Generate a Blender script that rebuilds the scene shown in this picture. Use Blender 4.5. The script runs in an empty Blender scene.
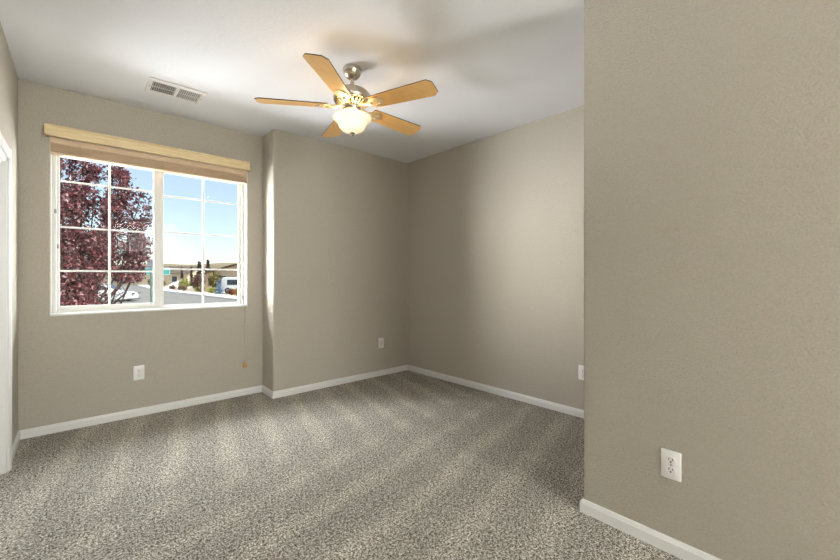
import bpy, bmesh, math, random
from mathutils import Vector, Matrix, Euler
C = bpy.context.scene.collection
PI = math.pi
R = math.radians
random.seed(7)

# ------------------------------------------------------------------ camera
EYE = 1.102
cam_d = bpy.data.cameras.new('camera')
cam = bpy.data.objects.new('camera', cam_d); C.objects.link(cam)
cam.location = (0, 0, EYE)
cam.rotation_euler = (R(90), 0, R(48.2 - 90))
cam_d.sensor_width = 36.0
cam_d.lens = 36.0 * 380.0 / 840.0
cam_d.shift_y = -3.5 / 840.0
cam_d.clip_start = 0.05; cam_d.clip_end = 3000
bpy.context.scene.camera = cam

# ------------------------------------------------------------------ sky, sun, large lights, exposure
w = bpy.data.worlds.new('sky'); bpy.context.scene.world = w
w.use_nodes = True
nt = w.node_tree
sky = nt.nodes.new('ShaderNodeTexSky')
sky.sky_type = 'NISHITA'
sky.sun_disc = False
sky.sun_elevation = R(50); sky.sun_rotation = R(125)
sky.air_density = 1.0; sky.dust_density = 0.3; sky.ozone_density = 1.0
bg = nt.nodes['Background']
pale = nt.nodes.new('ShaderNodeMix'); pale.data_type = 'RGBA'; pale.inputs[0].default_value = 0.42
pale.inputs[7].default_value = (3.6, 4.0, 4.4, 1)            # thin high haze over the whole sky
nt.links.new(sky.outputs[0], pale.inputs[6]); nt.links.new(pale.outputs[2], bg.inputs[0])
bg.inputs[1].default_value = 0.21

def sun(name, direction, strength, angle, col):
    d = bpy.data.lights.new(name, 'SUN'); d.energy = strength; d.angle = angle; d.color = col
    o = bpy.data.objects.new(name, d); C.objects.link(o)
    o.rotation_euler = Vector(direction).to_track_quat('-Z', 'Y').to_euler()
    o.location = (0, -6, 12)
    return o
sun('sun', (-0.42, 0.62, -0.85), 5.0, R(0.6), (1.0, 0.95, 0.87))

def area(name, loc, target, sx, sy, power, col, spread=PI):
    d = bpy.data.lights.new(name, 'AREA'); d.shape = 'RECTANGLE'; d.size = sx; d.size_y = sy
    d.energy = power; d.color = col; d.spread = spread
    o = bpy.data.objects.new(name, d); C.objects.link(o)
    o.location = loc
    o.rotation_euler = (Vector(target) - Vector(loc)).to_track_quat('-Z', 'Y').to_euler()
    return o
# unseen lamps added outside to boost window daylight from below, above and the sides
area('daylight_boost_low', (-0.9, 6.2, 0.20), (0.6, 3.72, 1.35), 1.2, 0.7, 262, (0.98, 0.98, 1.0))
area('daylight_boost_low_ahead', (0.6, 6.2, 0.20), (0.6, 3.72, 1.35), 1.3, 0.7, 22, (0.98, 0.98, 1.0))
area('daylight_boost_low_west', (-4.6, 7.8, -0.30), (0.5, 3.72, 1.35), 2.5, 0.9, 120, (0.98, 0.98, 1.0), R(70))
area('daylight_boost_high', (0.6, 6.4, 4.1), (0.6, 3.72, 1.5), 3.0, 1.8, 150, (0.96, 0.98, 1.0), R(110))
area('daylight_boost_high_west', (-2.4, 6.6, 4.5), (0.5, 3.72, 1.45), 2.6, 2.0, 240, (0.98, 0.98, 1.0), R(100))
area('daylight_boost_west', (-8.2, 11.4, 2.2), (0.6, 3.72, 1.40), 12.0, 5.0, 620, (1.0, 0.96, 0.93), R(36))
area('daylight_boost_east', (3.4, 5.6, 1.8), (0.5, 3.72, 1.45), 2.0, 2.6, 230, (1.0, 0.98, 0.97), R(110))
# fill lamps added behind the camera, one straight in, one off the back wall
area('rear_fill_direct', (1.15, -3.1, 2.0), (0.3, 0.0, 1.4), 1.2, 0.7, 56, (0.96, 0.985, 0.97))
area('rear_fill_bounce', (1.0, -2.0, 1.2), (1.35, -3.6, 1.35), 1.2, 2.0, 375, (0.86, 0.945, 0.97))

vs = bpy.context.scene.view_settings
vs.view_transform = 'Standard'; vs.look = 'None'; vs.gamma = 1; vs.use_curve_mapping = False
vs.exposure = 0.07

# ------------------------------------------------------------------ materials
def s2l(c):
    return tuple((v / 12.92 if v <= 0.04045 else ((v + 0.055) / 1.055) ** 2.4) for v in c)
def rgb(r, g, b): return s2l((r / 255, g / 255, b / 255)) + (1,)
def mat(name, col, rough=0.6, metal=0.0, spec=0.5):
    m = bpy.data.materials.new(name); m.use_nodes = True
    p = m.node_tree.nodes['Principled BSDF']
    p.inputs['Base Color'].default_value = col
    p.inputs['Roughness'].default_value = rough
    p.inputs['Metallic'].default_value = metal
    p.inputs['Specular IOR Level'].default_value = spec
    return m
def nodes(m):
    return m.node_tree, m.node_tree.nodes, m.node_tree.links, m.node_tree.nodes['Principled BSDF']
def coords(n, l, scale=(1, 1, 1), rot=(0, 0, 0)):
    t = n.new('ShaderNodeTexCoord'); mp = n.new('ShaderNodeMapping')
    mp.inputs['Scale'].default_value = scale; mp.inputs['Rotation'].default_value = rot
    l.new(t.outputs['Object'], mp.inputs['Vector']); return mp.outputs[0]
def noise(n, l, vec, scale, detail=2, rough=0.5, dist=0.0):
    t = n.new('ShaderNodeTexNoise'); t.inputs['Scale'].default_value = scale
    t.inputs['Detail'].default_value = detail; t.inputs['Roughness'].default_value = rough
    t.inputs['Distortion'].default_value = dist
    l.new(vec, t.inputs['Vector']); return t.outputs['Fac']
def ramp(n, l, fac, stops):
    r = n.new('ShaderNodeValToRGB'); e = r.color_ramp.elements
    while len(e) < len(stops): e.new(0.5)
    for k, (p, c) in enumerate(stops): e[k].position = p; e[k].color = c
    l.new(fac, r.inputs[0]); return r.outputs[0]
def bump(n, l, p, h, strength, dist):
    b = n.new('ShaderNodeBump'); b.inputs['Strength'].default_value = strength; b.inputs['Distance'].default_value = dist
    l.new(h, b.inputs['Height']); l.new(b.outputs[0], p.inputs['Normal'])
def mixc(n, l, fac, a, b, mode='MIX'):
    m = n.new('ShaderNodeMix'); m.data_type = 'RGBA'; m.blend_type = mode
    for s, v in ((0, fac), (6, a), (7, b)):
        if hasattr(v, 'node'): l.new(v, m.inputs[s])
        else: m.inputs[s].default_value = v
    return m.outputs[2]

# orange-peel painted drywall
WALL = mat('taupe_wall_paint', rgb(182, 175, 163), 0.75, 0, 0.3)
t, n, l, p = nodes(WALL); v = coords(n, l)
f1 = noise(n, l, v, 120, 3, 0.6)
l.new(ramp(n, l, noise(n, l, v, 160, 1), [(0.3, rgb(178, 171, 159)), (0.7, rgb(186, 179, 167))]), p.inputs['Base Color'])
bump(n, l, p, f1, 0.8, 0.007)
# knock-down textured ceiling
CEIL = mat('white_ceiling_paint', rgb(228, 228, 231), 0.85, 0, 0.2)
t, n, l, p = nodes(CEIL); v = coords(n, l)
bump(n, l, p, noise(n, l, v, 55, 4, 0.65), 0.35, 0.006)
TRIM = mat('white_trim_paint', rgb(223, 222, 221), 0.4)
DOORW = mat('white_door_paint', rgb(222, 221, 218), 0.45)
VINYL = mat('white_window_vinyl', rgb(222, 221, 217), 0.35)
# cut pile carpet
CARPET = mat('taupe_cut_pile_carpet', rgb(140, 132, 120), 1.0, 0, 0.05)
t, n, l, p = nodes(CARPET); v = coords(n, l)
add = n.new('ShaderNodeMix'); add.inputs[0].default_value = 0.36
l.new(noise(n, l, v, 165, 2, 0.8), add.inputs[2]); l.new(noise(n, l, v, 84, 2, 0.7, 0.6), add.inputs[3]); sp = add.outputs[0]
speck = ramp(n, l, sp, [(0.40, rgb(34, 29, 24)), (0.465, rgb(121, 114, 103)), (0.535, rgb(182, 176, 166)), (0.61, rgb(238, 234, 226))])
# vacuum stripes: the nap brushed one way or the other, across the room on the near side and along it at the far side
def stripes(ang, scale, dist):
    wv = n.new('ShaderNodeTexWave'); wv.wave_type = 'BANDS'; wv.bands_direction = 'Y'
    wv.inputs['Scale'].default_value = scale; wv.inputs['Distortion'].default_value = dist
    wv.inputs['Detail'].default_value = 3.0; wv.inputs['Detail Scale'].default_value = 1.3; wv.inputs['Detail Roughness'].default_value = 0.6
    l.new(coords(n, l, (1, 1, 1), (0, 0, R(-ang))), wv.inputs['Vector']); return wv.outputs['Fac']
sx = n.new('ShaderNodeSeparateXYZ'); l.new(v, sx.inputs[0])
far = n.new('ShaderNodeMapRange'); far.inputs[1].default_value = 1.7; far.inputs[2].default_value = 2.6; l.new(sx.outputs['Y'], far.inputs[0])
stm = n.new('ShaderNodeMix'); l.new(far.outputs[0], stm.inputs[0]); l.new(stripes(13, 1.0, 1.5), stm.inputs[2]); l.new(stripes(-102, 1.1, 1.6), stm.inputs[3])
nap = ramp(n, l, stm.outputs[0], [(0.5, (0.94, 0.94, 0.94, 1)), (0.97, (1.14, 1.14, 1.13, 1))])
pat = ramp(n, l, noise(n, l, v, 2.3, 2, 0.5, 0.8), [(0.35, (0.95, 0.95, 0.95, 1)), (0.65, (1.05, 1.05, 1.05, 1))])
l.new(mixc(n, l, 1.0, mixc(n, l, 1.0, speck, nap, 'MULTIPLY'), pat, 'MULTIPLY'), p.inputs['Base Color'])
bump(n, l, p, sp, 0.6, 0.012)
# wood
def wood(name, c0, c1, c2, scale, rough=0.5):
    m = mat(name, c1, rough); t, n, l, p = nodes(m); v = coords(n, l, scale)
    f = noise(n, l, v, 6, 5, 0.6, 0.6)
    l.new(ramp(n, l, f, [(0.3, c0), (0.5, c1), (0.72, c2)]), p.inputs['Base Color'])
    return m
PINE = wood('pale_pine_valance', rgb(212, 184, 136), rgb(228, 205, 160), rgb(238, 220, 182), (1.2, 14, 22))
SLAT = wood('blond_wood_slats', rgb(196, 164, 132), rgb(220, 192, 160), rgb(230, 206, 178), (2.0, 20, 60))
TASS = mat('amber_wood_tassel', rgb(196, 146, 62), 0.4)
CORD = mat('ivory_blind_cord', rgb(186, 176, 158), 0.8)
BLADE = wood('maple_fan_blade', rgb(206, 158, 94), rgb(216, 170, 106), rgb(222, 180, 118), (1.5, 16, 16), 0.38)
EDGE = mat('dark_blade_edge', rgb(62, 42, 26), 0.5)
NICKEL = mat('brushed_nickel', rgb(196, 188, 174), 0.24, 1.0)
SATIN = mat('satin_champagne_metal', rgb(222, 206, 172), 0.42, 0.85)
DARKM = mat('dark_motor_core', rgb(60, 55, 48), 0.4, 0.8)  # dark metal behind the ribs of the vent ring
PLATE = mat('white_outlet_plastic', rgb(234, 233, 232), 0.3)
ALMOND = mat('almond_plate_plastic', rgb(214, 210, 200), 0.4)
SLOT = mat('dark_outlet_slot', rgb(38, 34, 32), 0.6)
VENT = mat('white_register_enamel', rgb(228, 224, 222), 0.4)
DUCT_SHADE = mat('dark_duct_shade', rgb(60, 57, 54), 0.8)
LATCH = mat('grey_latch_plastic', rgb(140, 140, 138), 0.4)
# lit frosted glass of the fan lamp
BOWL = mat('lit_frosted_glass', rgb(170, 160, 140), 0.3)
t, n, l, p = nodes(BOWL)
lw = n.new('ShaderNodeLayerWeight'); lw.inputs['Blend'].default_value = 0.35
l.new(ramp(n, l, lw.outputs['Facing'], [(0.0, (1.0, 0.93, 0.78, 1)), (0.3, (0.95, 0.80, 0.55, 1)), (0.8, (0.55, 0.40, 0.20, 1))]), p.inputs['Emission Color'])
p.inputs['Emission Strength'].default_value = 0.95
# window glass: clear pane with a real surface reflection
GLASS = bpy.data.materials.new('window_glass'); GLASS.use_nodes = True
t = GLASS.node_tree; n = t.nodes; l = t.links; n.remove(n['Principled BSDF'])
tr = n.new('ShaderNodeBsdfTransparent'); gl = n.new('ShaderNodeBsdfGlossy'); gl.inputs['Roughness'].default_value = 0.02
fr = n.new('ShaderNodeFresnel'); fr.inputs['IOR'].default_value = 1.12; mx = n.new('ShaderNodeMixShader')
tr.inputs[0].default_value = (0.97, 0.985, 0.98, 1)
l.new(fr.outputs[0], mx.inputs[0]); l.new(tr.outputs[0], mx.inputs[1]); l.new(gl.outputs[0], mx.inputs[2])
l.new(mx.outputs[0], n['Material Output'].inputs[0])
# outdoors
def mottled(name, c0, c1, c2, scale, rough=0.9, bmp=0.0):
    m = mat(name, c1, rough, 0, 0.0); t, n, l, p = nodes(m); v = coords(n, l)
    f = noise(n, l, v, scale, 4, 0.6)
    l.new(ramp(n, l, f, [(0.32, c0), (0.5, c1), (0.68, c2)]), p.inputs['Base Color'])
    if bmp: bump(n, l, p, f, 0.6, bmp)
    return m
ASPH = mottled('sun_bleached_asphalt', rgb(140, 137, 131), rgb(150, 147, 141), rgb(159, 156, 149), 1.5)
CONC = mottled('pale_concrete', rgb(228, 220, 208), rgb(236, 229, 218), rgb(242, 236, 226), 1.0)
GRAV = mottled('tan_yard_gravel', rgb(176, 158, 134), rgb(208, 192, 168), rgb(228, 214, 192), 0.9)
HILL = mottled('dry_sage_hill', rgb(138, 126, 104), rgb(158, 144, 118), rgb(174, 158, 132), 0.02)
STUC = mat('tan_stucco', rgb(210, 192, 166), 0.9); STUC2 = mat('beige_stucco', rgb(208, 186, 160), 0.9)
ROOF = mottled('brown_roof_tile', rgb(96, 84, 74), rgb(116, 102, 90), rgb(134, 120, 106), 2.0)
FASC = mat('dark_fascia', rgb(86, 76, 66), 0.8)
DGLS = mat('dark_glass', rgb(52, 62, 72), 0.12)
CARW = mat('white_car_paint', rgb(240, 240, 240), 0.25)
TYRE = mat('black_rubber', rgb(32, 32, 34), 0.8); RIM = mat('silver_wheel', rgb(170, 172, 174), 0.35, 0.7)
TAIL = mat('red_lamp_lens', rgb(150, 30, 28), 0.3)
GREY = mat('grey_car_trim', rgb(110, 112, 114), 0.5)
TEAL = mat('teal_sign_sheet', rgb(64, 172, 168), 0.4); SIGNW = mat('white_sign_border', rgb(226, 240, 238), 0.5)
POLE = mat('grey_green_sign_pole', rgb(112, 132, 122), 0.5, 0.3)
SGREY = mat('grey_sign_back', rgb(112, 124, 134), 0.5, 0.3)
BARK = mottled('dark_bark', rgb(58, 46, 42), rgb(78, 62, 56), rgb(98, 80, 72), 9)
def leafmat(name, stops, rough=0.45):
    m = mat(name, stops[0][1], rough); t, n, l, p = nodes(m)
    g = n.new('ShaderNodeNewGeometry')
    c = ramp(n, l, g.outputs['Random Per Island'], stops)
    l.new(c, p.inputs['Base Color'])
    return m
PLUM = leafmat('purple_plum_leaves', [(0.0, rgb(32, 14, 16)), (0.35, rgb(62, 24, 27)), (0.65, rgb(98, 40, 45)), (0.87, rgb(136, 74, 78)), (1.0, rgb(178, 142, 144))])
L_YG = leafmat('yellow_green_leaves', [(0.0, rgb(128, 132, 60)), (0.5, rgb(166, 166, 84)), (1.0, rgb(196, 194, 116))])
L_OL = leafmat('olive_leaves', [(0.0, rgb(88, 84, 48)), (0.5, rgb(134, 122, 70)), (1.0, rgb(170, 156, 96))])
L_DK = leafmat('dark_conifer_needles', [(0.0, rgb(52, 46, 38)), (0.5, rgb(74, 66, 52)), (1.0, rgb(98, 88, 70))])
L_BR = leafmat('brown_branch_leaves', [(0.0, rgb(86, 62, 50)), (0.5, rgb(120, 92, 76)), (1.0, rgb(158, 132, 112))])
L_BL = leafmat('blue_spruce_needles', [(0.0, rgb(96, 122, 150)), (0.5, rgb(134, 158, 186)), (1.0, rgb(170, 190, 210))])
L_RD = leafmat('russet_leaves', [(0.0, rgb(84, 44, 36)), (0.5, rgb(118, 64, 50)), (1.0, rgb(150, 92, 70))])
L_OR = leafmat('amber_leaves', [(0.0, rgb(150, 104, 40)), (0.5, rgb(184, 134, 56)), (1.0, rgb(206, 164, 88))])

# ------------------------------------------------------------------ helpers
def link(name, bm, m, parent=None, smooth=False, loc=None, rot=None):
    me = bpy.data.meshes.new(name)
    bmesh.ops.recalc_face_normals(bm, faces=bm.faces)
    bm.to_mesh(me); bm.free()
    for x in (m if isinstance(m, (list, tuple)) else [m]): me.materials.append(x)
    if smooth: smooth_mesh(me, smooth)
    o = bpy.data.objects.new(name, me); C.objects.link(o)
    if parent: o.parent = parent
    if loc: o.location = loc
    if rot: o.rotation_euler = rot
    return o
def smooth_mesh(me, ang):
    ang = 0.6 if ang is True else ang
    me.shade_smooth() if hasattr(me, 'shade_smooth') else None
    if hasattr(me, 'set_sharp_from_angle'): me.set_sharp_from_angle(angle=ang)
def box(bm, x0, x1, y0, y1, z0, z1, bev=0, mi=0, mtx=None, seg=2):
    r = bmesh.ops.create_cube(bm, size=1)
    vs_ = r['verts']
    for q in vs_:
        q.co = Vector(((x0 + x1) / 2 + q.co.x * (x1 - x0), (y0 + y1) / 2 + q.co.y * (y1 - y0), (z0 + z1) / 2 + q.co.z * (z1 - z0)))
    fs = list({f for q in vs_ for f in q.link_faces})
    for f in fs: f.material_index = mi
    if bev:
        es = list({e for q in vs_ for e in q.link_edges})
        b = bmesh.ops.bevel(bm, geom=es, offset=bev, segments=seg, affect='EDGES', profile=0.5)
        vs_ = list({q for f in b['faces'] for q in f.verts} | {q for q in vs_ if q.is_valid})
    if mtx: bmesh.ops.transform(bm, matrix=mtx, verts=vs_)
    return vs_
def prism(bm, pts, y0, y1, axis='y', mi=0):
    """polygon pts in the two other axes, extruded along axis"""
    def mk(a, b, c):
        return {'y': (a, c, b), 'x': (c, a, b), 'z': (a, b, c)}[axis]
    A = [bm.verts.new(mk(a, b, y0)) for a, b in pts]; B = [bm.verts.new(mk(a, b, y1)) for a, b in pts]
    k = len(pts); fs = [bm.faces.new(A), bm.faces.new(B[::-1])]
    for i in range(k): fs.append(bm.faces.new((A[i], B[i], B[(i + 1) % k], A[(i + 1) % k])))
    for f in fs: f.material_index = mi
    return A + B
def lathe(bm, prof, seg=40, c=(0, 0, 0)):
    rings = []
    for r, z in prof:
        if r < 1e-5: rings.append([bm.verts.new((c[0], c[1], c[2] + z))])
        else: rings.append([bm.verts.new((c[0] + r * math.cos(2 * PI * k / seg), c[1] + r * math.sin(2 * PI * k / seg), c[2] + z)) for k in range(seg)])
    for a, b in zip(rings, rings[1:]):
        for k in range(seg):
            k2 = (k + 1) % seg
            if len(a) == 1 and len(b) == 1: continue
            if len(a) == 1: bm.faces.new((a[0], b[k], b[k2]))
            elif len(b) == 1: bm.faces.new((a[k], b[0], a[k2]))
            else: bm.faces.new((a[k], b[k], b[k2], a[k2]))
def tube(bm, pts, rads, seg=8, cap=True):
    pts = [Vector(q) for q in pts]
    if not hasattr(rads, '__len__'): rads = [rads] * len(pts)
    rings = []
    for i, q in enumerate(pts):
        d = (pts[min(i + 1, len(pts) - 1)] - pts[max(i - 1, 0)]).normalized()
        u = d.cross(Vector((0, 0, 1)));
        if u.length < 1e-3: u = d.cross(Vector((1, 0, 0)))
        u.normalize(); w_ = d.cross(u)
        rings.append([bm.verts.new(q + rads[i] * (u * math.cos(2 * PI * k / seg) + w_ * math.sin(2 * PI * k / seg))) for k in range(seg)])
    for a, b in zip(rings, rings[1:]):
        for k in range(seg): bm.faces.new((a[k], b[k], b[(k + 1) % seg], a[(k + 1) % seg]))
    if cap: bm.faces.new(rings[0]); bm.faces.new(rings[-1][::-1])
def thing(name, label, cat, loc=(0, 0, 0), rotz=0, group=None):
    o = bpy.data.objects.new(name, None); C.objects.link(o)
    o.empty_display_size = 0.1
    o.location = loc; o.rotation_euler = (0, 0, rotz)
    o['label'] = label; o['category'] = cat
    if group: o['group'] = group
    return o
def tag(o, label, cat, group=None):
    o['label'] = label; o['category'] = cat
    if group: o['group'] = group
    return o
def struct(o): o['kind'] = 'structure'; return o
def copy_tree(o, loc, rotz, label=None, parent=None):
    c = o.copy(); C.objects.link(c)
    if parent: c.parent = parent
    else:
        c.location = loc; c.rotation_euler = (0, 0, rotz)
        if label: c['label'] = label
    for ch in list(o.children): copy_tree(ch, None, None, None, c)
    return c

# ------------------------------------------------------------------ the room
H = 2.44; T = 0.16
XL = -0.312; YW = 3.722; XB = 1.303; YB = 3.446; XR = 2.882; XR2 = 2.934; XN = 1.758; YN = 0.819; YK = -3.6
WX0, WX1, WZ0, WZ1 = -0.160, 1.165, 0.826, 2.09          # window opening
DY0, DY1, DZ = 1.55, 3.150, 1.770                         # closet opening in the left wall

bm = bmesh.new(); box(bm, XL - 0.8, XR2 + T, YK - T, YW + T, -0.2, 0); struct(link('floor', bm, CARPET))
bm = bmesh.new(); box(bm, XL - 0.8, XR2 + T, YK - T, YW + T, H, H + 0.2); struct(link('ceiling', bm, CEIL))
# window wall around its opening
bm = bmesh.new()
box(bm, XL - T, WX0, YW, YW + T, 0, H); box(bm, WX1, XB, YW, YW + T, 0, H)
box(bm, WX0, WX1, YW, YW + T, 0, WZ0); box(bm, WX0, WX1, YW, YW + T, WZ1, H)
struct(link('wall_window', bm, WALL))
# the bumped-out part of the window wall, with a rounded outside corner
def rounded(pts, k, r, n=6):
    """replace corner k of a polygon by an arc"""
    p0, p1, p2 = (Vector(pts[(k + d) % len(pts)]) for d in (-1, 0, 1))
    a = p1 + (p0 - p1).normalized() * r; b = p1 + (p2 - p1).normalized() * r; c = a + b - p1
    arc = []
    for i in range(n + 1):
        t_ = i / n * PI / 2
        arc.append(tuple(c + (a - c) * math.cos(t_) + (b - c) * math.sin(t_)))
    return pts[:k] + arc + pts[k + 1:]
bm = bmesh.new()
prism(bm, rounded([(XB, YW + T), (XB, YB), (XR + 0.1, YB), (XR + 0.1, YW + T)], 1, 0.022), 0, H, 'z')
struct(link('wall_far', bm, WALL, smooth=0.5))
bm = bmesh.new(); prism(bm, [(XR, YB + 0.02), (XR2 + 0.004, YN - 0.1), (XR2 + T, YN - 0.1), (XR + T, YB + 0.02)], 0, H, 'z')
struct(link('wall_right', bm, WALL))
bm = bmesh.new()
prism(bm, rounded([(XN, YK), (XN, YN), (XR2 + T, YN), (XR2 + T, YK)], 1, 0.013), 0, H, 'z')
struct(link('wall_near', bm, WALL, smooth=0.5))
bm = bmesh.new()
box(bm, XL - T, XL, DY1, YW, 0, H); box(bm, XL - T, XL, YK, DY0, 0, H); box(bm, XL - T, XL, DY0, DY1, DZ, H)
struct(link('wall_left', bm, WALL))
bm = bmesh.new(); box(bm, XL - T, XN, YK - T, YK, 0, H); struct(link('wall_back', bm, WALL))

# baseboards: stepped moulding mitred at the corners
BBP = [(0.0, 0.0), (0.011, 0.0), (0.011, 0.043), (0.0085, 0.047), (0.007, 0.053), (0.004, 0.059), (0.0, 0.061)]
path = [(XL, DY1 + 0.058), (XL, YW), (XB, YW), (XB, YB), (XR, YB), (XR2, YN), (XN, YN), (XN, YK), (XL, YK), (XL, DY0 - 0.058)]
names = ['baseboard_left', 'baseboard_window', 'baseboard_return', 'baseboard_far', 'baseboard_right', 'baseboard_end', 'baseboard_near', 'baseboard_back', 'baseboard_door']
def off(i, d):
    P = Vector(path[i]); res = []
    ns = []
    for a, b in ((i - 1, i), (i, i + 1)):
        if a < 0 or b >= len(path): continue
        t_ = (Vector(path[b]) - Vector(path[a])).normalized(); ns.append(Vector((t_.y, -t_.x)))
    if len(ns) == 1: return P + ns[0] * d
    m_ = (ns[0] + ns[1]).normalized(); return P + m_ * (d / m_.dot(ns[0]))
for i, nm in enumerate(names):
    bm = bmesh.new()
    A = [bm.verts.new((*off(i, d), z)) for d, z in BBP]; B = [bm.verts.new((*off(i + 1, d), z)) for d, z in BBP]
    k = len(BBP)
    bm.faces.new(A); bm.faces.new(B[::-1])
    for j in range(k): bm.faces.new((A[j], B[j], B[(j + 1) % k], A[(j + 1) % k]))
    struct(link(nm, bm, TRIM))

# closet opening in the left wall: casing, jamb, moulded fascia and the closed door leaf
door = bpy.data.objects.new('door_1', None); C.objects.link(door); struct(door)
CW = 0.058; CP = 0.020                                    # casing width and projection
bm = bmesh.new()
cas = [(0, 0), (0.012, 0), (CP, 0.012), (CP, CW - 0.016), (CP - 0.006, CW - 0.008), (CP - 0.006, CW), (0, CW)]
for s, y in ((1, DY1), (-1, DY0)):
    prism(bm, [(XL + a, y + s * b) for a, b in cas], 0, DZ + CW, 'z')
prism(bm, [(XL + a, DZ + b) for a, b in cas], DY0, DY1, 'y')
link('casing', bm, TRIM, door)
bm = bmesh.new()
box(bm, XL - T, XL + 0.004, DY1 - 0.018, DY1 + 0.001, 0, DZ); box(bm, XL - T, XL + 0.004, DY0 - 0.001, DY0 + 0.018, 0, DZ)
box(bm, XL - T, XL + 0.004, DY0, DY1, DZ - 0.018, DZ + 0.001)
link('jamb', bm, TRIM, door)
bm = bmesh.new()
pr = [(XL + 0.004, DZ - 0.018), (XL - 0.006, DZ - 0.018 - 0.008), (XL - 0.014, DZ - 0.030), (XL - 0.018, DZ - 0.045), (XL - 0.026, DZ - 0.058),
      (XL - 0.034, DZ - 0.052), (XL - 0.05, DZ - 0.050), (XL - 0.05, DZ - 0.018)]
prism(bm, pr, DY0 + 0.018, DY1 - 0.018, 'y'); link('track_fascia', bm, TRIM, door)
bm = bmesh.new()
for y0, y1, x in ((DY0 + 0.02, 2.37, -0.10), (2.33, DY1 - 0.02, -0.135)):
    box(bm, XL + x - 0.03, XL + x, y0, y1, 0.012, DZ - 0.03, 0.004)
    for z0, z1 in ((0.12, 0.80), (0.92, DZ - 0.15)):
        box(bm, XL + x - 0.002, XL + x + 0.006, y0 + 0.1, y1 - 0.1, z0, z1, 0.005)
link('closet_panel', bm, DOORW, door)

# ------------------------------------------------------------------ window
win = bpy.data.objects.new('window_1', None); C.objects.link(win); struct(win)
YF, YG = 3.806, 3.832                                     # frame face and glass
# white liner of the reveal and sill
bm = bmesh.new()
e = 0.008
box(bm, WX0, WX0 + e, YW - 0.002, YF + 0.03, WZ0, WZ1); box(bm, WX1 - e, WX1, YW - 0.002, YF + 0.03, WZ0, WZ1)
box(bm, WX0, WX1, YW - 0.002, YF + 0.03, WZ1 - e, WZ1)
link('reveal_liner', bm, VINYL, win)
bm = bmesh.new(); box(bm, WX0, WX1, YW - 0.006, YF + 0.03, WZ0 - 0.004, WZ0 + 0.012, 0.003); link('sill', bm, VINYL, win)
def ringframe(bm, x0, x1, z0, z1, l_, r_, b_, t_, y0, y1):
    box(bm, x0, x0 + l_, y0, y1, z0, z1, 0.002); box(bm, x1 - r_, x1, y0, y1, z0, z1, 0.002)
    box(bm, x0 + l_, x1 - r_, y0, y1, z0, z0 + b_, 0.002); box(bm, x0 + l_, x1 - r_, y0, y1, z1 - t_, z1, 0.002)
fx0, fx1, fz0, fz1 = WX0 + e, WX1 - e, WZ0 + 0.010, WZ1 - e
GZ = 1.978                                                # top of the glass
bm = bmesh.new(); ringframe(bm, fx0, fx1, fz0, fz1, 0.022, 0.022, 0.016, 0.05, YF, YF + 0.07); link('window_frame', bm, VINYL, win)
MX0, MX1 = 0.453, 0.524
GL = (-0.111, MX0, 0.884, GZ); GR = (MX1, 1.117, 0.860, GZ)
bm = bmesh.new()
ringframe(bm, fx0 + 0.024, 0.505, fz0 + 0.016, GZ + 0.05, GL[0] - fx0 - 0.024, 0.505 - MX0, GL[2] - fz0 - 0.016, 0.05, YF + 0.008, YG + 0.012)
ls = link('sash', bm, VINYL, win)
bm = bmesh.new()
ringframe(bm, 0.500, fx1 - 0.022, fz0 + 0.012, GZ + 0.05, MX1 - 0.500, fx1 - 0.022 - GR[1], GR[2] - fz0 - 0.012, 0.05, YF + 0.020, YG + 0.02)
rs = link('sash', bm, VINYL, win)
for (x0, x1, z0, z1), hs, par in ((GL, (1.143, 1.466, 1.804), ls), (GR, (1.165, 1.478, 1.783), rs)):
    bm = bmesh.new(); box(bm, x0, x1, YG + 0.008, YG + 0.012, z0, z1); link('pane', bm, GLASS, par)
    bm = bmesh.new(); xc = (x0 + x1) / 2
    box(bm, xc - 0.0075, xc + 0.0075, YG - 0.004, YG + 0.006, z0, z1, 0.003)
    for z in hs:
        box(bm, x0, xc - 0.0075, YG - 0.004, YG + 0.006, z - 0.0065, z + 0.0065, 0.003)
        box(bm, xc + 0.0075, x1, YG - 0.004, YG + 0.006, z - 0.0065, z + 0.0065, 0.003)
    link('muntin', bm, VINYL, par)
for x, y, z in ((-0.134, YF + 0.004, 1.575), (-0.121, YF + 0.006, 1.322), (1.143, YF - 0.002, 0.905)):
    bm = bmesh.new(); box(bm, x - 0.006, x + 0.006, y - 0.010, y + 0.006, z - 0.016, z + 0.016, 0.004); link('latch', bm, LATCH, win)

# ------------------------------------------------------------------ window blind
bl = thing('wood_blind', 'raised blond wood blind with pale pine valance across the top of the window', 'blind', (0.5, YW, 2.0))
bm = bmesh.new()
V0, V1 = -0.186 - 0.5, 1.172 - 0.5
prism(bm, [(-0.001, 0.150), (-0.001, 0.160), (-0.052, 0.160), (-0.056, 0.150), (-0.052, 0.140), (-0.050, 0.092), (-0.052, 0.084), (-0.044, 0.080), (-0.040, 0.084), (-0.040, 0.150)], V0, V1, 'x')
for x in (V0, V1 - 0.012): box(bm, x, x + 0.012, -0.046, -0.001, 0.084, 0.155)
link('valance', bm, PINE, bl)
bm = bmesh.new()
B0, B1 = WX0 + 0.003 - 0.5, WX1 - 0.006 - 0.5
box(bm, B0, B1, -0.012, 0.042, 0.040, 0.085, 0.003); link('headrail', bm, SLAT, bl)
bm = bmesh.new()
z = 0.034
for k in range(9):
    j = random.uniform(-0.002, 0.002)
    box(bm, B0 + 0.001 + j, B1 - 0.001 + j, -0.014 + j, 0.040 + j, z - 0.0062 * k, z - 0.0062 * k + 0.0042, 0.0015)
link('slat_stack', bm, SLAT, bl)
bm = bmesh.new(); box(bm, B0 + 0.001, B1 - 0.001, -0.014, 0.040, -0.034, -0.0185, 0.004); link('bottom_rail', bm, SLAT, bl)
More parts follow.
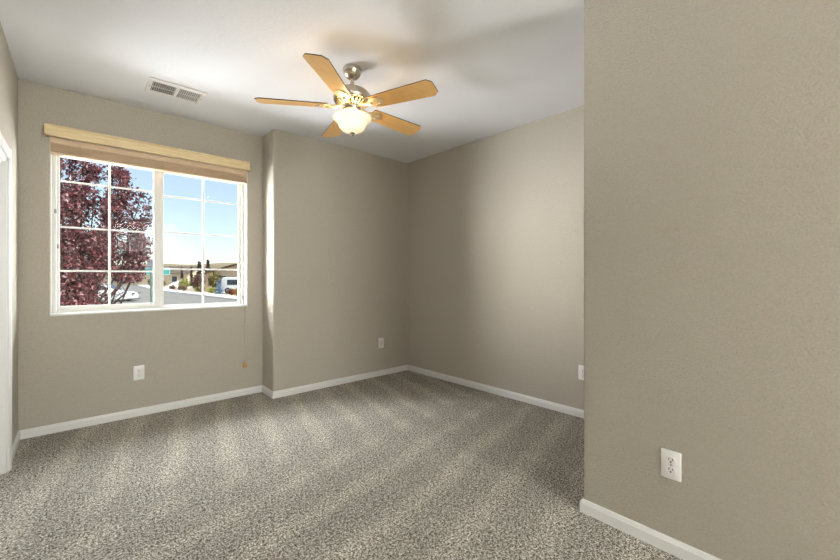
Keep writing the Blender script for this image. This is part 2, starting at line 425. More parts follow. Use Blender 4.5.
for x in (-0.50, 0.0, 0.50):
    bm = bmesh.new()
    tube(bm, [(x, -0.016, 0.05), (x, -0.017, 0.0), (x, -0.0155, -0.032)], 0.0014, 6); link('ladder_cord', bm, CORD, bl)
xc = 1.137 - 0.5
bm = bmesh.new()
tube(bm, [(xc, -0.018, 0.07), (xc, -0.019, -0.2), (xc + 0.002, -0.010, -1.1), (xc, -0.010, -1.70)], 0.0011, 6)
tube(bm, [(xc + 0.012, -0.018, 0.07), (xc + 0.010, -0.019, -0.2), (xc + 0.006, -0.010, -1.1), (xc, -0.010, -1.70)], 0.0011, 6)
cd = link('pull_cord', bm, CORD, bl)
bm = bmesh.new(); lathe(bm, [(0, 0.022), (0.005, 0.022), (0.008, 0.012), (0.0155, -0.010), (0.0165, -0.018), (0.013, -0.026), (0, -0.028)], 16, (xc, -0.018, -1.712))
link('tassel', bm, TASS, cd, smooth=True)

# ------------------------------------------------------------------ ceiling fan
FX, FY = 1.304, 2.113
fan = thing('ceiling_fan', 'brushed nickel ceiling fan with five maple blades and a lit glass bowl', 'ceiling fan', (FX, FY, H))
def fl(name, prof, m, par=fan, seg=48):
    bm = bmesh.new(); lathe(bm, prof, seg); return link(name, bm, m, par, smooth=0.7)
fl('canopy', [(0, 0), (0.057, 0), (0.060, -0.006), (0.060, -0.022), (0.057, -0.032), (0.048, -0.051), (0.034, -0.063), (0.022, -0.068), (0, -0.068)], NICKEL)
fl('downrod', [(0, -0.063), (0.013, -0.063), (0.013, -0.132), (0.024, -0.134), (0.026, -0.148), (0, -0.148)], NICKEL, seg=24)
fl('motor_housing', [(0, -0.128), (0.034, -0.128), (0.040, -0.138), (0.078, -0.144), (0.102, -0.154), (0.116, -0.170), (0.119, -0.186), (0.119, -0.208), (0.112, -0.218), (0.098, -0.220), (0, -0.220)], NICKEL)
vr = fl('vent_ring', [(0, -0.219), (0.094, -0.219), (0.090, -0.225), (0.062, -0.244), (0, -0.244)], DARKM)
bm = bmesh.new()
for k in range(24):
    a = 2 * PI * k / 24
    box(bm, 0.058, 0.102, -0.005, 0.005, -0.004, 0.006, 0.002, mtx=Matrix.Rotation(a, 4, 'Z') @ Matrix.Translation((0, 0, -0.234)) @ Matrix.Translation((0.08, 0, 0)) @ Matrix.Rotation(R(-28), 4, 'Y') @ Matrix.Translation((-0.08, 0, 0)))
link('vent_rib', bm, SATIN, vr)
fl('switch_housing', [(0, -0.240), (0.058, -0.240), (0.060, -0.246), (0.060, -0.270), (0.050, -0.282), (0, -0.282)], NICKEL)
ZB = -0.248
for k in range(5):
    a = R(219.5 + 72 * k)
    M = Matrix.Rotation(a, 4, 'Z') @ Matrix.Translation((0, 0, ZB)) @ Matrix.Rotation(R(-12), 4, 'X')
    bm = bmesh.new()
    out = [(0.150, -0.050), (0.162, -0.055), (0.556, -0.070), (0.584, -0.045), (0.586, 0.0), (0.584, 0.045), (0.556, 0.070), (0.162, 0.055), (0.150, 0.050)]
    A = [bm.verts.new((x, y, -0.003)) for x, y in out]; B = [bm.verts.new((x, y, 0.003)) for x, y in out]
    bm.faces.new(A[::-1]); bm.faces.new(B)
    for i in range(len(out)):
        f = bm.faces.new((A[i], A[(i + 1) % len(out)], B[(i + 1) % len(out)], B[i])); f.material_index = 1
    bmesh.ops.transform(bm, matrix=M, verts=bm.verts)
    b_ = link('blade', bm, [BLADE, EDGE], fan)
    # cast bracket: an arm out of the hub and a leaf-shaped plate under the blade root
    bm = bmesh.new()
    M2 = Matrix.Rotation(a, 4, 'Z') @ Matrix.Translation((0, 0, ZB))
    pl = [(0.128, -0.014), (0.150, -0.036), (0.185, -0.044), (0.215, -0.034), (0.238, 0.0), (0.215, 0.034), (0.185, 0.044), (0.150, 0.036), (0.128, 0.014)]
    vv = prism(bm, pl, -0.0085, -0.0032, 'z'); bmesh.ops.transform(bm, matrix=M, verts=vv)
    for y in (-0.020, 0.020):
        for x in (0.178, 0.2):
            r_ = bmesh.ops.create_uvsphere(bm, u_segments=10, v_segments=6, radius=0.006)
            bmesh.ops.transform(bm, matrix=M @ Matrix.Translation((x, y, -0.009)) @ Matrix.Scale(0.6, 4, (0, 0, 1)), verts=r_['verts'])
    tube(bm, [M2 @ Vector(q) for q in ((0.050, 0, 0.010), (0.085, 0.004, 0.004), (0.115, 0.0, -0.004), (0.150, 0, -0.007))], [0.012, 0.010, 0.010, 0.012], 8)
    link('blade_iron', bm, SATIN, fan, smooth=0.7)
fl('light_fitter', [(0, -0.280), (0.046, -0.280), (0.050, -0.286), (0.050, -0.308), (0.020, -0.316), (0, -0.316)], NICKEL)
bowl = [(0.118, -0.314), (0.122, -0.316), (0.123, -0.321), (0.121, -0.327), (0.112, -0.337), (0.099, -0.347), (0.092, -0.357), (0.089, -0.367), (0.082, -0.382), (0.069, -0.396), (0.050, -0.407), (0.028, -0.414), (0.010, -0.416)]
inner = [(r - 0.004 if r > 0.02 else r, z + 0.004) for r, z in bowl[::-1]]
fl('glass_bowl', bowl + inner + [bowl[0]], BOWL)
fl('finial', [(0, -0.411), (0.017, -0.413), (0.018, -0.418), (0.010, -0.423), (0.011, -0.427), (0.006, -0.432), (0, -0.433)], NICKEL, seg=20)
for k in range(3):
    a = R(30 + 120 * k); px, py = 0.055 * math.cos(a), 0.055 * math.sin(a)
    d = bpy.data.lights.new('bulb', 'POINT'); d.energy = 1.7; d.color = (1.0, 0.72, 0.40); d.shadow_soft_size = 0.028
    o = bpy.data.objects.new('bulb', d); C.objects.link(o); o.parent = fan; o.location = (px, py, -0.318)

# ------------------------------------------------------------------ ceiling register
vx0, vx1, vy0, vy1 = 0.344, 0.692, 3.100, 3.352
vt = thing('ceiling_vent', 'white two-bank louvred air register in the ceiling near the window', 'vent', ((vx0 + vx1) / 2, (vy0 + vy1) / 2, H))
hx, hy = (vx1 - vx0) / 2, (vy1 - vy0) / 2
bm = bmesh.new()
ix, iy = hx - 0.028, hy - 0.042; mid = 0.011
def vbar(x0, x1, y0, y1): box(bm, x0, x1, y0, y1, -0.008, 0.0, 0.002)
vbar(-hx, -ix, -hy, hy); vbar(ix, hx, -hy, hy); vbar(-ix, ix, -hy, -iy); vbar(-ix, ix, iy, hy); vbar(-mid, mid, -iy, iy)
link('frame', bm, VENT, vt)
bm = bmesh.new(); box(bm, -ix - 0.005, ix + 0.005, -iy - 0.005, iy + 0.005, -0.0012, -0.0002); link('duct_shade_sheet', bm, DUCT_SHADE, vt)  # dark sheet under the ceiling, coloured for the shade inside a duct
for s in (-1, 1):
    bm = bmesh.new()
    x0 = -ix if s < 0 else mid; wd = ix - mid; N = 11
    for k in range(N):
        xx = x0 + wd * (k + 0.5) / N
        box(bm, -0.0013, 0.0013, -iy, iy, -0.0042, 0.0042, mtx=Matrix.Translation((xx, 0, -0.0055)) @ Matrix.Rotation(R(-30 * s), 4, 'Y'))
    box(bm, x0, x0 + wd, -0.0015, 0.0015, -0.0075, -0.0035)
    link('louver_bank', bm, VENT, vt)
for x in (-hx + 0.014, hx - 0.014):
    bm = bmesh.new(); lathe(bm, [(0, -0.0105), (0.004, -0.010), (0.005, -0.0078), (0, -0.0078)], 10, (x, 0, 0)); link('screw', bm, LATCH, vt)

# ------------------------------------------------------------------ outlets (local: plate faces -Y)
def outlet(label, loc, rz):
    o = thing('wall_outlet', label, 'outlet', loc, rz, 'white duplex outlets low on the walls')
    bm = bmesh.new(); box(bm, -0.035, 0.035, -0.0065, 0, -0.057, 0.057, 0.0035); link('plate', bm, PLATE, o, smooth=0.6)
    for z in (0.0195, -0.0195):
        bm = bmesh.new()
        oct_ = [(0.0165 * math.cos(a) , z + max(-0.0135, min(0.0135, 0.0168 * math.sin(a)))) for a in [2 * PI * k / 24 for k in range(24)]]
        prism(bm, oct_, -0.0088, -0.005, 'y'); rc = link('receptacle', bm, PLATE, o)
        bm = bmesh.new()
        box(bm, -0.0075, -0.0050, -0.0092, -0.0086, z - 0.001, z + 0.008); box(bm, 0.0050, 0.0075, -0.0092, -0.0086, z, z + 0.007)
        prism(bm, [(0.0032 * math.cos(a), z - 0.007 + 0.0032 * math.sin(a)) for a in [2 * PI * k / 12 for k in range(12)]], -0.0092, -0.0086, 'y')
        link('contact_slots', bm, SLOT, rc)
    bm = bmesh.new(); prism(bm, [(0.003 * math.cos(a), 0.003 * math.sin(a)) for a in [2 * PI * k / 12 for k in range(12)]], -0.0078, -0.006, 'y')
    link('screw', bm, LATCH, o)
    return o
o0 = outlet('white duplex outlet below the window on the taupe wall', (0.346, YW, 0.342), 0)
copy_tree(o0, (XN, 0.462, 0.352), R(-90), 'large white duplex outlet on the near wall at right, above its baseboard')
copy_tree(o0, (XR2 - (XR2 - XR) * (1.362 - YN) / (YB - YN), 1.362, 0.352), R(-90 + 1.14), 'white duplex outlet half hidden by the corner of the near wall')
o = thing('wall_plate', 'small blank almond wall plate near the far corner of the room', 'wall plate', (2.497, YB, 0.362))
bm = bmesh.new(); box(bm, -0.035, 0.035, -0.0065, 0, -0.057, 0.057, 0.003); link('plate', bm, PLATE, o, smooth=0.6)
bm = bmesh.new(); box(bm, -0.0165, 0.0165, -0.0085, -0.004, -0.033, 0.033, 0.0015); link('insert', bm, ALMOND, o)

# ------------------------------------------------------------------ outdoors
GZ0 = -1.0
bm = bmesh.new()
# gently rising yard ground out to the hills, one sheet
bmesh.ops.create_grid(bm, x_segments=60, y_segments=60, size=1)
for q in bm.verts:
    q.co = Vector((60 + q.co.x * 260, 214 + q.co.y * 210, GZ0 - 0.04))
struct(link('ground_yard', bm, GRAV))
curb = [(10.9, 20), (10.7, 31), (10.3, 35.4), (9.72, 46.8), (8.7, 62.4), (8.6, 78), (9.4, 98.8), (12.0, 154), (16, 230)]
bm = bmesh.new()
A = [bm.verts.new((x, y, GZ0)) for x, y in curb]; B = [bm.verts.new((x - 30 if i < 3 else x - 12, y, GZ0)) for i, (x, y) in enumerate(curb)]
A0 = [bm.verts.new((x, y, GZ0 - 0.15)) for x, y in curb]; B0_ = [bm.verts.new((v_.co.x, v_.co.y, GZ0 - 0.15)) for v_ in B]
for i in range(len(curb) - 1):
    bm.faces.new((A[i], A[i + 1], B[i + 1], B[i])); bm.faces.new((A0[i], B0_[i], B0_[i + 1], A0[i + 1]))
    bm.faces.new((A[i], A0[i], A0[i + 1], A[i + 1])); bm.faces.new((B[i], B[i + 1], B0_[i + 1], B0_[i]))
bm.faces.new((A[0], B[0], B0_[0], A0[0])); bm.faces.new((A[-1], A0[-1], B0_[-1], B[-1]))
struct(link('street_asphalt', bm, ASPH))
bm = bmesh.new()
for d0, d1, h_ in ((0.0, 0.35, 0.13), (0.35, 1.75, 0.14)):
    a = [(x + d0, y) for x, y in curb]; b = [(x + d1, y) for x, y in curb]
    va = [bm.verts.new((x, y, GZ0 + h_)) for x, y in a]; vb = [bm.verts.new((x, y, GZ0 + h_)) for x, y in b]
    wa = [bm.verts.new((x, y, GZ0 - 0.1)) for x, y in a]; wb = [bm.verts.new((x, y, GZ0 - 0.1)) for x, y in b]
    for i in range(len(a) - 1):
        bm.faces.new((va[i], va[i + 1], vb[i + 1], vb[i])); bm.faces.new((wa[i], wb[i], wb[i + 1], wa[i + 1]))
        bm.faces.new((va[i], wa[i], wa[i + 1], va[i + 1])); bm.faces.new((vb[i], vb[i + 1], wb[i + 1], wb[i]))
    bm.faces.new((va[0], vb[0], wb[0], wa[0])); bm.faces.new((va[-1], wa[-1], wb[-1], vb[-1]))
struct(link('sidewalk_far', bm, CONC))
# unseen ground outside the window, its pale concrete added to bounce sunlight up
bm = bmesh.new(); box(bm, -12, 14, 4.2, 19.5, GZ0 - 0.3, GZ0 + 0.02); struct(link('ground_front', bm, CONC))
# dry hills
bm = bmesh.new()
cols = []
for i in range(61):
    s = i / 60; x = -140 + 360 * s; y = 470 - 30 * s
    top = 12.5 + 1.6 * math.sin(3.1 * s + 0.8) + 1.2 * math.sin(11 * s) + 0.6 * math.sin(37 * s) + max(0, (s - 0.62)) * 16
    cols.append([bm.verts.new((x, y - 200 + 12 * math.sin(5 * s), GZ0 - 0.1)), bm.verts.new((x, y - 90, top * 0.42)), bm.verts.new((x, y - 30, top * 0.85)), bm.verts.new((x, y, top)), bm.verts.new((x, y + 80, GZ0))])
for a, b in zip(cols, cols[1:]):
    for k in range(4): bm.faces.new((a[k], b[k], b[k + 1], a[k + 1]))
struct(link('hills', bm, HILL, smooth=True))

# leaves: each a small folded rhombus
def leaf(vs_, fs_, c, size, up=0.0, rnd=random):
    d = Vector((rnd.gauss(0, 1), rnd.gauss(0, 1), rnd.gauss(0, 1) + up)).normalized()
    s = d.cross(Vector((rnd.gauss(0, 1), rnd.gauss(0, 1), rnd.gauss(0, 1)))).normalized()
    nn = d.cross(s); L = size * rnd.uniform(0.7, 1.25); W = L * 0.30
    b = len(vs_)
    vs_ += [c, c + d * L * 0.45 + s * W + nn * L * 0.07, c + d * L, c + d * L * 0.45 - s * W + nn * L * 0.07]
    fs_ += [(b, b + 1, b + 2), (b, b + 2, b + 3)]
def leaves_obj(name, vs_, fs_, m, parent):
    me = bpy.data.meshes.new(name); me.from_pydata([tuple(q) for q in vs_], [], fs_); me.materials.append(m)
    o = bpy.data.objects.new(name, me); C.objects.link(o); o.parent = parent; return o

# purple-leaf plum in front of the window
plum = thing('plum_tree', 'purple-leaf plum tree filling the left half of the window', 'tree', (-0.05, 8.7, GZ0 + 0.02))
rt = random.Random(3)
base = Vector((0, 0, 0)); fork = Vector((-0.02, 0, 1.05))
tips = [  # (x, y, z) of limb ends from the tree's base
    (-0.10, 0.0, 4.9), (-0.35, 0.4, 4.8), (0.10, -0.3, 4.75), (-0.62, -0.3, 4.6), (0.52, 0.1, 4.2), (0.70, 0.0, 3.98), (0.58, -0.3, 3.9), (0.66, 0.25, 3.75),
    (0.90, 0.0, 3.66), (0.97, -0.1, 3.30), (0.88, 0.2, 2.98), (0.97, 0.0, 2.72), (0.86, -0.25, 2.36), (0.64, 0.2, 2.12),
    (0.45, 0.3, 3.5), (0.42, -0.5, 3.3), (0.2, -0.8, 2.7), (0.3, 0.8, 2.9), (-0.2, -0.95, 3.3), (0.0, -0.9, 2.3), (0.15, -0.6, 1.72), (-0.35, -0.7, 1.8),
    (-0.75, -0.4, 3.9), (-1.0, 0.1, 3.4), (-1.1, 0.0, 2.8), (-1.0, -0.3, 2.3), (-0.8, 0.2, 1.9), (-0.7, 0.6, 3.2), (-0.3, 0.9, 3.6), (-0.5, -0.6, 2.7), (0.1, 0.5, 4.2), (-0.2, -0.4, 4.2),
    (-0.05, -0.5, 3.7), (0.25, -0.2, 3.9), (-0.15, -0.9, 1.72)]
bmB = bmesh.new()
tube(bmB, [base, (0.0, 0.01, 0.5), fork], [0.07, 0.06, 0.055], 10)
LV, LF = [], []
for tp in tips:
    tp = Vector(tp)
    m_ = fork.lerp(tp, 0.5) + Vector((tp.x * 0.18, tp.y * 0.18, -0.12))
    pts = [fork.lerp(m_, 0.5) * 0.5 + (fork + (m_ - fork) * 0.5) * 0.5, m_, tp]
    pts = [fork] + pts
    tube(bmB, pts, [0.032, 0.022, 0.014, 0.004], 6)
    # twigs
    for k in range(30):
        t_ = rt.uniform(0.30, 1.0) ** 0.8
        c0 = m_.lerp(tp, (t_ - 0.5) * 2) if t_ > 0.5 else fork.lerp(m_, t_ * 2)
        dr = (tp - m_).normalized() * 0.7 + Vector((rt.gauss(0, 0.6), rt.gauss(0, 0.6), rt.gauss(0.15, 0.5)))
        L = rt.uniform(0.16, 0.34) * (1.15 - 0.45 * t_)
        c1 = c0 + dr.normalized() * L
        if k % 2 == 0: tube(bmB, [c0, c1], [0.005, 0.002], 4, cap=False)
        for j in range(34):
            q = c0.lerp(c1, rt.uniform(0.15, 1.08)) + Vector((rt.gauss(0, 0.035), rt.gauss(0, 0.035), rt.gauss(0, 0.035)))
            if q.z < 2.0 and (q.x > 0.42 or rt.random() < 0.45): continue
            leaf(LV, LF, q, 0.058, -0.2, rt)
link('branches', bmB, BARK, plum, smooth=True)
leaves_obj('foliage', LV, LF, PLUM, plum)

# street name sign on its pole
sg = thing('street_sign', 'teal street name sign on a grey-green pole beyond the plum tree', 'street sign', (1.71, 14.84, GZ0 + 0.02))
bm = bmesh.new(); tube(bm, [(0, 0, 0), (0, 0, 2.40)], 0.045, 16); link('pole', bm, POLE, sg, smooth=True)
M = Matrix.Rotation(R(-42), 4, 'Z')
bm = bmesh.new(); box(bm, -0.46, 0.60, -0.004, 0.004, 2.13, 2.37, 0.002, mtx=M); sb = link('name_blade', bm, TEAL, sg)
bm = bmesh.new()
for y in (-0.0055, 0.0045):
    box(bm, -0.45, 0.59, y, y + 0.001, 2.345, 2.36, mtx=M); box(bm, -0.45, 0.59, y, y + 0.001, 2.14, 2.155, mtx=M)
    box(bm, -0.45, -0.435, y, y + 0.001, 2.155, 2.345, mtx=M); box(bm, 0.575, 0.59, y, y + 0.001, 2.155, 2.345, mtx=M)
link('border', bm, SIGNW, sb)
M = Matrix.Rotation(R(66), 4, 'Z')
bm = bmesh.new(); box(bm, -0.36, 0.36, -0.004, 0.004, 2.40, 2.64, 0.002, mtx=M); link('cross_blade', bm, SGREY, sg)

# parked white car
def wheel(par, x, y, r, w_):
    bm = bmesh.new(); lathe(bm, [(0, w_ / 2), (r * 0.62, w_ / 2), (r * 0.66, w_ / 2 + 0.01), (r * 0.97, w_ / 2), (r, w_ * 0.3), (r, -w_ * 0.3), (r * 0.97, -w_ / 2), (0, -w_ / 2)], 28)
    o = link('wheel', bm, TYRE, par, smooth=0.6, loc=(x, y, r), rot=(R(90 if y < 0 else -90), 0, 0))
    bm = bmesh.new(); lathe(bm, [(0, w_ / 2 + 0.016), (r * 0.2, w_ / 2 + 0.014), (r * 0.60, w_ / 2 + 0.004), (r * 0.60, w_ / 2 - 0.02), (0, w_ / 2 - 0.02)], 20)
    link('rim', bm, RIM, o, smooth=0.6)
def loft(bm, prof_fn, ys):
    """car shell: closed side profile per lateral station"""
    rings = [[bm.verts.new((x, y, z)) for x, z in prof_fn(y)] for y in ys]
    for a, b in zip(rings, rings[1:]):
        for k in range(len(a)): bm.faces.new((a[k], b[k], b[(k + 1) % len(a)], a[(k + 1) % len(a)]))
    bm.faces.new(rings[0]); bm.faces.new(rings[-1][::-1])
car = thing('parked_car', 'white sedan parked on the street, half behind the plum tree', 'car', (1.55, 41.3, GZ0), R(-22))
low = [(-2.25, 0.30), (-2.30, 0.50), (-2.27, 0.82), (-2.15, 0.95), (-1.60, 0.98), (0.95, 0.93), (1.75, 0.84), (2.15, 0.72), (2.28, 0.55), (2.25, 0.28), (1.85, 0.22), (-1.9, 0.22)]
bm = bmesh.new()
loft(bm, lambda y: [(x * (1 - 0.10 * (abs(y) / 0.9) ** 3), z if z < 0.7 else z - 0.06 * (abs(y) / 0.9) ** 4) for x, z in low], [-0.90, -0.82, -0.55, 0, 0.55, 0.82, 0.90])
bd = link('body', bm, CARW, car, smooth=0.5)
roof = [(-1.75, 0.94), (-1.05, 1.40), (-0.5, 1.47), (0.15, 1.45), (1.1, 0.90)]
bm = bmesh.new()
loft(bm, lambda y: [(x * (1 - 0.06 * (abs(y) / 0.75)), 0.93 + (z - 0.93) * (1 - 0.04 * (abs(y) / 0.75) ** 2)) for x, z in roof], [-0.75, -0.62, 0, 0.62, 0.75])
link('cabin', bm, CARW, car, smooth=0.5)
for y in (-0.757, 0.747):
    for pts in ([(-1.40, 1.0), (-0.95, 1.33), (-0.32, 1.38), (-0.32, 0.99)], [(-0.24, 0.99), (-0.24, 1.38), (0.08, 1.36), (0.78, 0.98)]):
        bm = bmesh.new(); prism(bm, pts, y, y + 0.01, 'y'); link('side_window', bm, DGLS, car)
for pts in ([(-1.70, 1.0), (-1.09, 1.40), (-1.10, 1.42), (-1.73, 1.01)], [(0.20, 1.44), (0.96, 0.99), (0.99, 1.0), (0.22, 1.46)]):
    bm = bmesh.new(); prism(bm, pts, -0.62, 0.62, 'y'); link('windscreen', bm, DGLS, car)
for x in (-1.40, 1.40):
    for y in (-0.78, 0.78): wheel(car, x, y, 0.32, 0.20)
for x, m_, nm in ((2.2, GREY, 'headlamp'), (-2.2, TAIL, 'tail_lamp')):
    for y in (-0.66, 0.66):
        bm = bmesh.new(); box(bm, x - 0.09, x + 0.09, y - 0.19, y + 0.19, 0.62 if x > 0 else 0.72, 0.72 if x > 0 else 0.86, 0.02); link(nm, bm, m_, car)
bm = bmesh.new(); box(bm, -2.26, 2.26, -0.84, 0.84, 0.16, 0.26, 0.02); link('bumper_trim', bm, GREY, car)

# white van parked before the house at right
van = thing('parked_van', 'white van with dark side windows parked before the gabled house', 'van', (15.3, 50.0, GZ0 + 0.02), R(-43))
vp = [(-2.5, 0.35), (-2.55, 1.0), (-2.5, 1.85), (-2.38, 2.0), (1.2, 2.0), (1.55, 1.92), (2.1, 1.25), (2.75, 1.05), (2.85, 0.7), (2.8, 0.35), (2.4, 0.28), (-2.3, 0.28)]
bm = bmesh.new()
loft(bm, lambda y: [(x * (1 - 0.05 * (abs(y) / 0.95) ** 3), z - (0.10 * (abs(y) / 0.95) ** 3 if z > 1.5 else 0)) for x, z in vp], [-0.95, -0.86, -0.5, 0, 0.5, 0.86, 0.95])
link('body', bm, CARW, van, smooth=0.5)
for y in (-0.962, 0.952):
    for x0, x1 in ((-1.7, 0.25), (0.45, 1.35)):
        bm = bmesh.new(); prism(bm, [(x0, 1.05), (x0, 1.68), (x1, 1.68), (x1 + (0.35 if x0 > 0.4 else 0), 1.05)], y, y + 0.01, 'y'); link('side_window', bm, DGLS, van)
bm = bmesh.new(); prism(bm, [(1.57, 1.88), (2.06, 1.29), (2.09, 1.30), (1.60, 1.90)], -0.8, 0.8, 'y'); link('windscreen', bm, DGLS, van)
for x in (-1.65, 1.75):
    for y in (-0.84, 0.84): wheel(van, x, y, 0.36, 0.22)

# houses across the street
def house(label, loc, rz, L, W, h_, rise, stuc, gable_x=True, eave=0.6):
    o = thing('house', label, 'house', loc, rz)
    bm = bmesh.new()
    prism(bm, [(-W / 2, 0), (W / 2, 0), (W / 2, h_), (0, h_ + rise * 0.97), (-W / 2, h_)], -L / 2, L / 2, 'x'); wl = link('wall', bm, stuc, o)
    bm = bmesh.new()
    s = rise / (W / 2)
    for sg_ in (-1, 1):
        ya, yb = 0, sg_ * (W / 2 + eave); za, zb = h_ + rise, h_ - s * eave
        prism(bm, [(ya, za), (ya, za + 0.18), (yb, zb + 0.18), (yb, zb)], -L / 2 - eave, L / 2 + eave, 'x')
    link('roof', bm, ROOF, o)
    return o, wl
def hwin(par, wl, x, y, z, w_, hh, face='y'):
    bm = bmesh.new()
    if face == 'y': box(bm, x - w_ / 2 - 0.08, x + w_ / 2 + 0.08, y - 0.05, y + 0.05, z - 0.08, z + hh + 0.08)
    else: box(bm, x - 0.05, x + 0.05, y - w_ / 2 - 0.08, y + w_ / 2 + 0.08, z - 0.08, z + hh + 0.08)
    f = link('window', bm, TRIM, par)
    bm = bmesh.new()
    if face == 'y': box(bm, x - w_ / 2, x + w_ / 2, y - 0.07, y + 0.07, z, z + hh)
    else: box(bm, x - 0.07, x + 0.07, y - w_ / 2, y + w_ / 2, z, z + hh)
    link('pane', bm, DGLS, f)
G1 = GZ0 - 0.04
ho, wl = house('tan one-storey house with a low brown roof seen beyond the street sign', (14.5, 114.0, G1), R(-42), 20, 9, 2.9, 1.6, STUC)
hwin(ho, wl, -4, -4.5, 0.9, 1.6, 1.3); hwin(ho, wl, 2, -4.5, 0.9, 1.6, 1.3); hwin(ho, wl, 7, -4.5, 0.9, 1.2, 1.3)
# gabled house at right, its gable end turned to the street
ho, wl = house('beige house with a dark gable roof behind the white van', (21.4, 66.0, G1), R(48), 11, 11, 2.3, 1.6, STUC2)
hwin(ho, wl, -5.5, -1.4, 1.9, 1.5, 1.0, 'x'); hwin(ho, wl, -5.5, 2.2, 0.9, 1.4, 1.3, 'x')
ho, wl = house('distant tan house with a flat-pitched roof left of the street sign', (2.0, 140.0, G1), R(-8), 15, 9, 2.8, 1.5, STUC)
hwin(ho, wl, -3, -4.5, 0.9, 1.5, 1.2); hwin(ho, wl, 3, -4.5, 0.9, 1.5, 1.2)

# yard plants across the street
def bush(name, label, cat, loc, rx, ry, rz_, n_, size, m, group=None, trunk=0.0, shape='ball', seed=1):
    r_ = random.Random(seed); o = thing(name, label, cat, loc, 0, group)
    bm = bmesh.new(); tube(bm, [(0, 0, 0), (0.02 * rx, 0, trunk + rz_ * 0.6), (0, 0, trunk + rz_ * (1.9 if shape == 'cone' else 1.3))], [0.05 * rx + 0.03, 0.04 * rx + 0.02, 0.01], 8)
    for k in range(6):
        a = 2 * PI * k / 6; tube(bm, [(0, 0, trunk * 0.7 + 0.1 * rz_), (rx * 0.6 * math.cos(a), ry * 0.6 * math.sin(a), trunk + rz_ * (0.5 if shape == 'cone' else 1.0))], [0.03 * rx + 0.01, 0.006], 5)
    link('trunk', bm, BARK, o)
    V_, F_ = [], []
    for _ in range(n_):
        if shape == 'cone':
            t_ = r_.random() ** 1.5; z = t_ * 2 * rz_; rr = (1 - t_) * (0.75 + 0.25 * math.cos(t_ * 34)) * math.sqrt(r_.random()) ; a = r_.uniform(0, 2 * PI)
            q = Vector((rx * rr * math.cos(a), ry * rr * math.sin(a), trunk + z))
        else:
            d = Vector((r_.gauss(0, 1), r_.gauss(0, 1), r_.gauss(0, 1))).normalized() * (r_.random() ** 0.45)
            d *= 0.82 + 0.18 * math.sin(5 * d.x + seed) * math.cos(4 * d.y + 2 * d.z)
            q = Vector((d.x * rx, d.y * ry, trunk + rz_ + d.z * rz_))
            q.z = max(q.z, 0.02)
        leaf(V_, F_, q, size, 0.2, r_)
    leaves_obj('foliage', V_, F_, m, o)
    return o
g0 = GZ0 - 0.04
bush('shrub', 'wide yellow-green shrub right of the white gravel slope', 'shrub', (12.9, 73.4, g0), 1.0, 0.9, 0.95, 900, 0.28, L_YG, seed=2)
bush('shrub', 'yellow-green shrub touching the dark bare-branched tree', 'shrub', (14.3, 71.2, g0), 0.8, 0.8, 0.95, 800, 0.26, L_YG, seed=3)
bush('tree', 'brown drooping tree left of the right-hand window grid bar', 'tree', (12.5, 61.3, g0), 1.0, 0.95, 1.15, 1100, 0.26, L_BR, trunk=0.25, seed=4)
bush('tree', 'bushy olive tree right of the right-hand window grid bar', 'tree', (14.5, 60.6, g0), 1.0, 1.0, 1.45, 1600, 0.26, L_OL, trunk=0.2, seed=5)
bush('conifer', 'left of the two dark pointed conifers against the hill', 'tree', (16.2, 78.5, g0), 1.0, 1.0, 2.35, 1500, 0.34, L_DK, shape='cone', seed=6)
bush('conifer', 'right of the two dark pointed conifers against the hill', 'tree', (20.0, 89.2, g0), 1.0, 1.0, 2.75, 1500, 0.34, L_DK, shape='cone', seed=7)
bush('conifer', 'thin dark conifer standing above the low tan house', 'tree', (17.2, 100.2, g0), 0.5, 0.5, 2.2, 700, 0.3, L_DK, shape='cone', seed=8)
bush('conifer', 'thin dark conifer just left of the brown drooping tree', 'tree', (18.7, 98.3, g0), 0.55, 0.55, 2.2, 700, 0.3, L_DK, shape='cone', seed=9)
bush('spruce', 'blue-grey spruce beside the white van', 'tree', (12.55, 50.6, g0), 0.68, 0.68, 0.92, 1300, 0.15, L_BL, shape='cone', seed=10)
bush('shrub', 'russet shrub at the kerb in front of the white van', 'shrub', (12.75, 46.2, g0), 0.55, 0.5, 0.42, 700, 0.14, L_RD, seed=11)
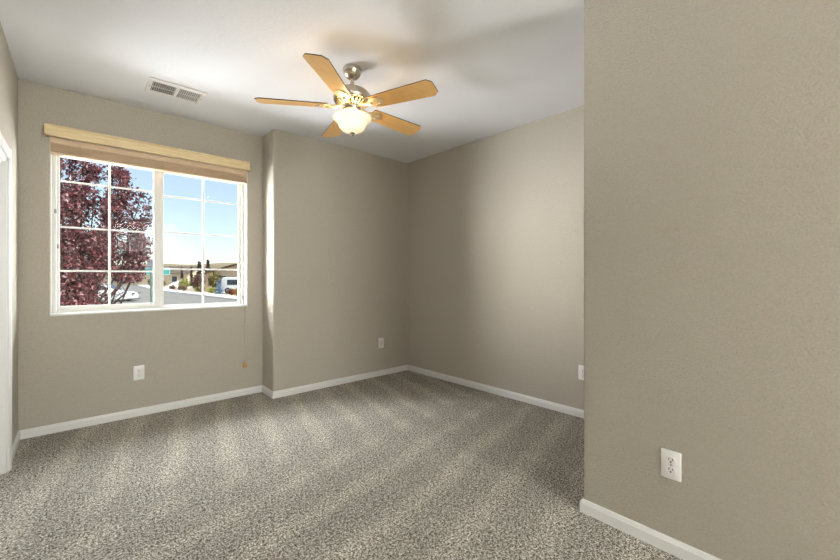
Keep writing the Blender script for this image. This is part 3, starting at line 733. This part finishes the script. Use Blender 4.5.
bush('shrub', 'amber shrub at the kerb beside the russet shrub', 'shrub', (12.95, 44.9, g0), 0.45, 0.45, 0.46, 650, 0.14, L_OR, seed=12)
bush('shrub', 'low olive shrub in front of the brown drooping tree', 'shrub', (11.95, 57.3, g0), 0.8, 0.7, 0.42, 700, 0.18, L_OL, seed=13)
bush('shrub', 'low olive shrub in front of the bushy olive tree', 'shrub', (12.7, 54.6, g0), 0.7, 0.6, 0.36, 600, 0.18, L_YG, seed=14)
bush('shrub', 'small dark shrub on the gravel below the yellow-green shrub', 'shrub', (11.6, 66.0, g0), 0.45, 0.45, 0.36, 400, 0.18, L_BR, seed=15)
bush('shrub', 'dark shrub at the foot of the white gravel slope', 'shrub', (10.75, 70.0, g0), 0.55, 0.5, 0.4, 400, 0.2, L_BR, seed=16)
bush('shrub', 'brown shrub between the gravel slope and the yellow-green shrub', 'shrub', (11.7, 69.4, g0), 0.42, 0.4, 0.36, 450, 0.2, L_BR, seed=17)
bush('shrub', 'tall brown shrub below the left end of the teal sign', 'shrub', (10.9, 92.0, g0), 1.0, 1.0, 1.0, 700, 0.34, L_BR, seed=18)
bush('shrub', 'olive shrub below the teal sign beside its pole', 'shrub', (11.3, 86.0, g0), 1.0, 1.0, 0.8, 700, 0.3, L_OL, seed=19)
# white gravel slope in the yard
bm = bmesh.new()
vv = [(-2.0, -2.2, 0), (0.9, -2.6, 0), (2.6, 1.5, 0), (1.6, 3.2, 0), (-1.5, 2.6, 0)]
tp_ = [(-0.8, 0.2, 0.5), (0.5, 0.3, 0.9), (1.9, 1.9, 1.55), (1.2, 2.5, 1.5), (-0.4, 1.9, 0.8)]
A = [bm.verts.new(q) for q in vv]; B = [bm.verts.new(q) for q in tp_]
bm.faces.new(A); bm.faces.new(B)
for i in range(5): bm.faces.new((A[i], A[(i + 1) % 5], B[(i + 1) % 5], B[i]))
o = link('gravel_mound', bm, CONC, loc=(12.4, 78.5, G1)); tag(o, 'pale gravel slope in the yard right of the teal sign', 'gravel mound')
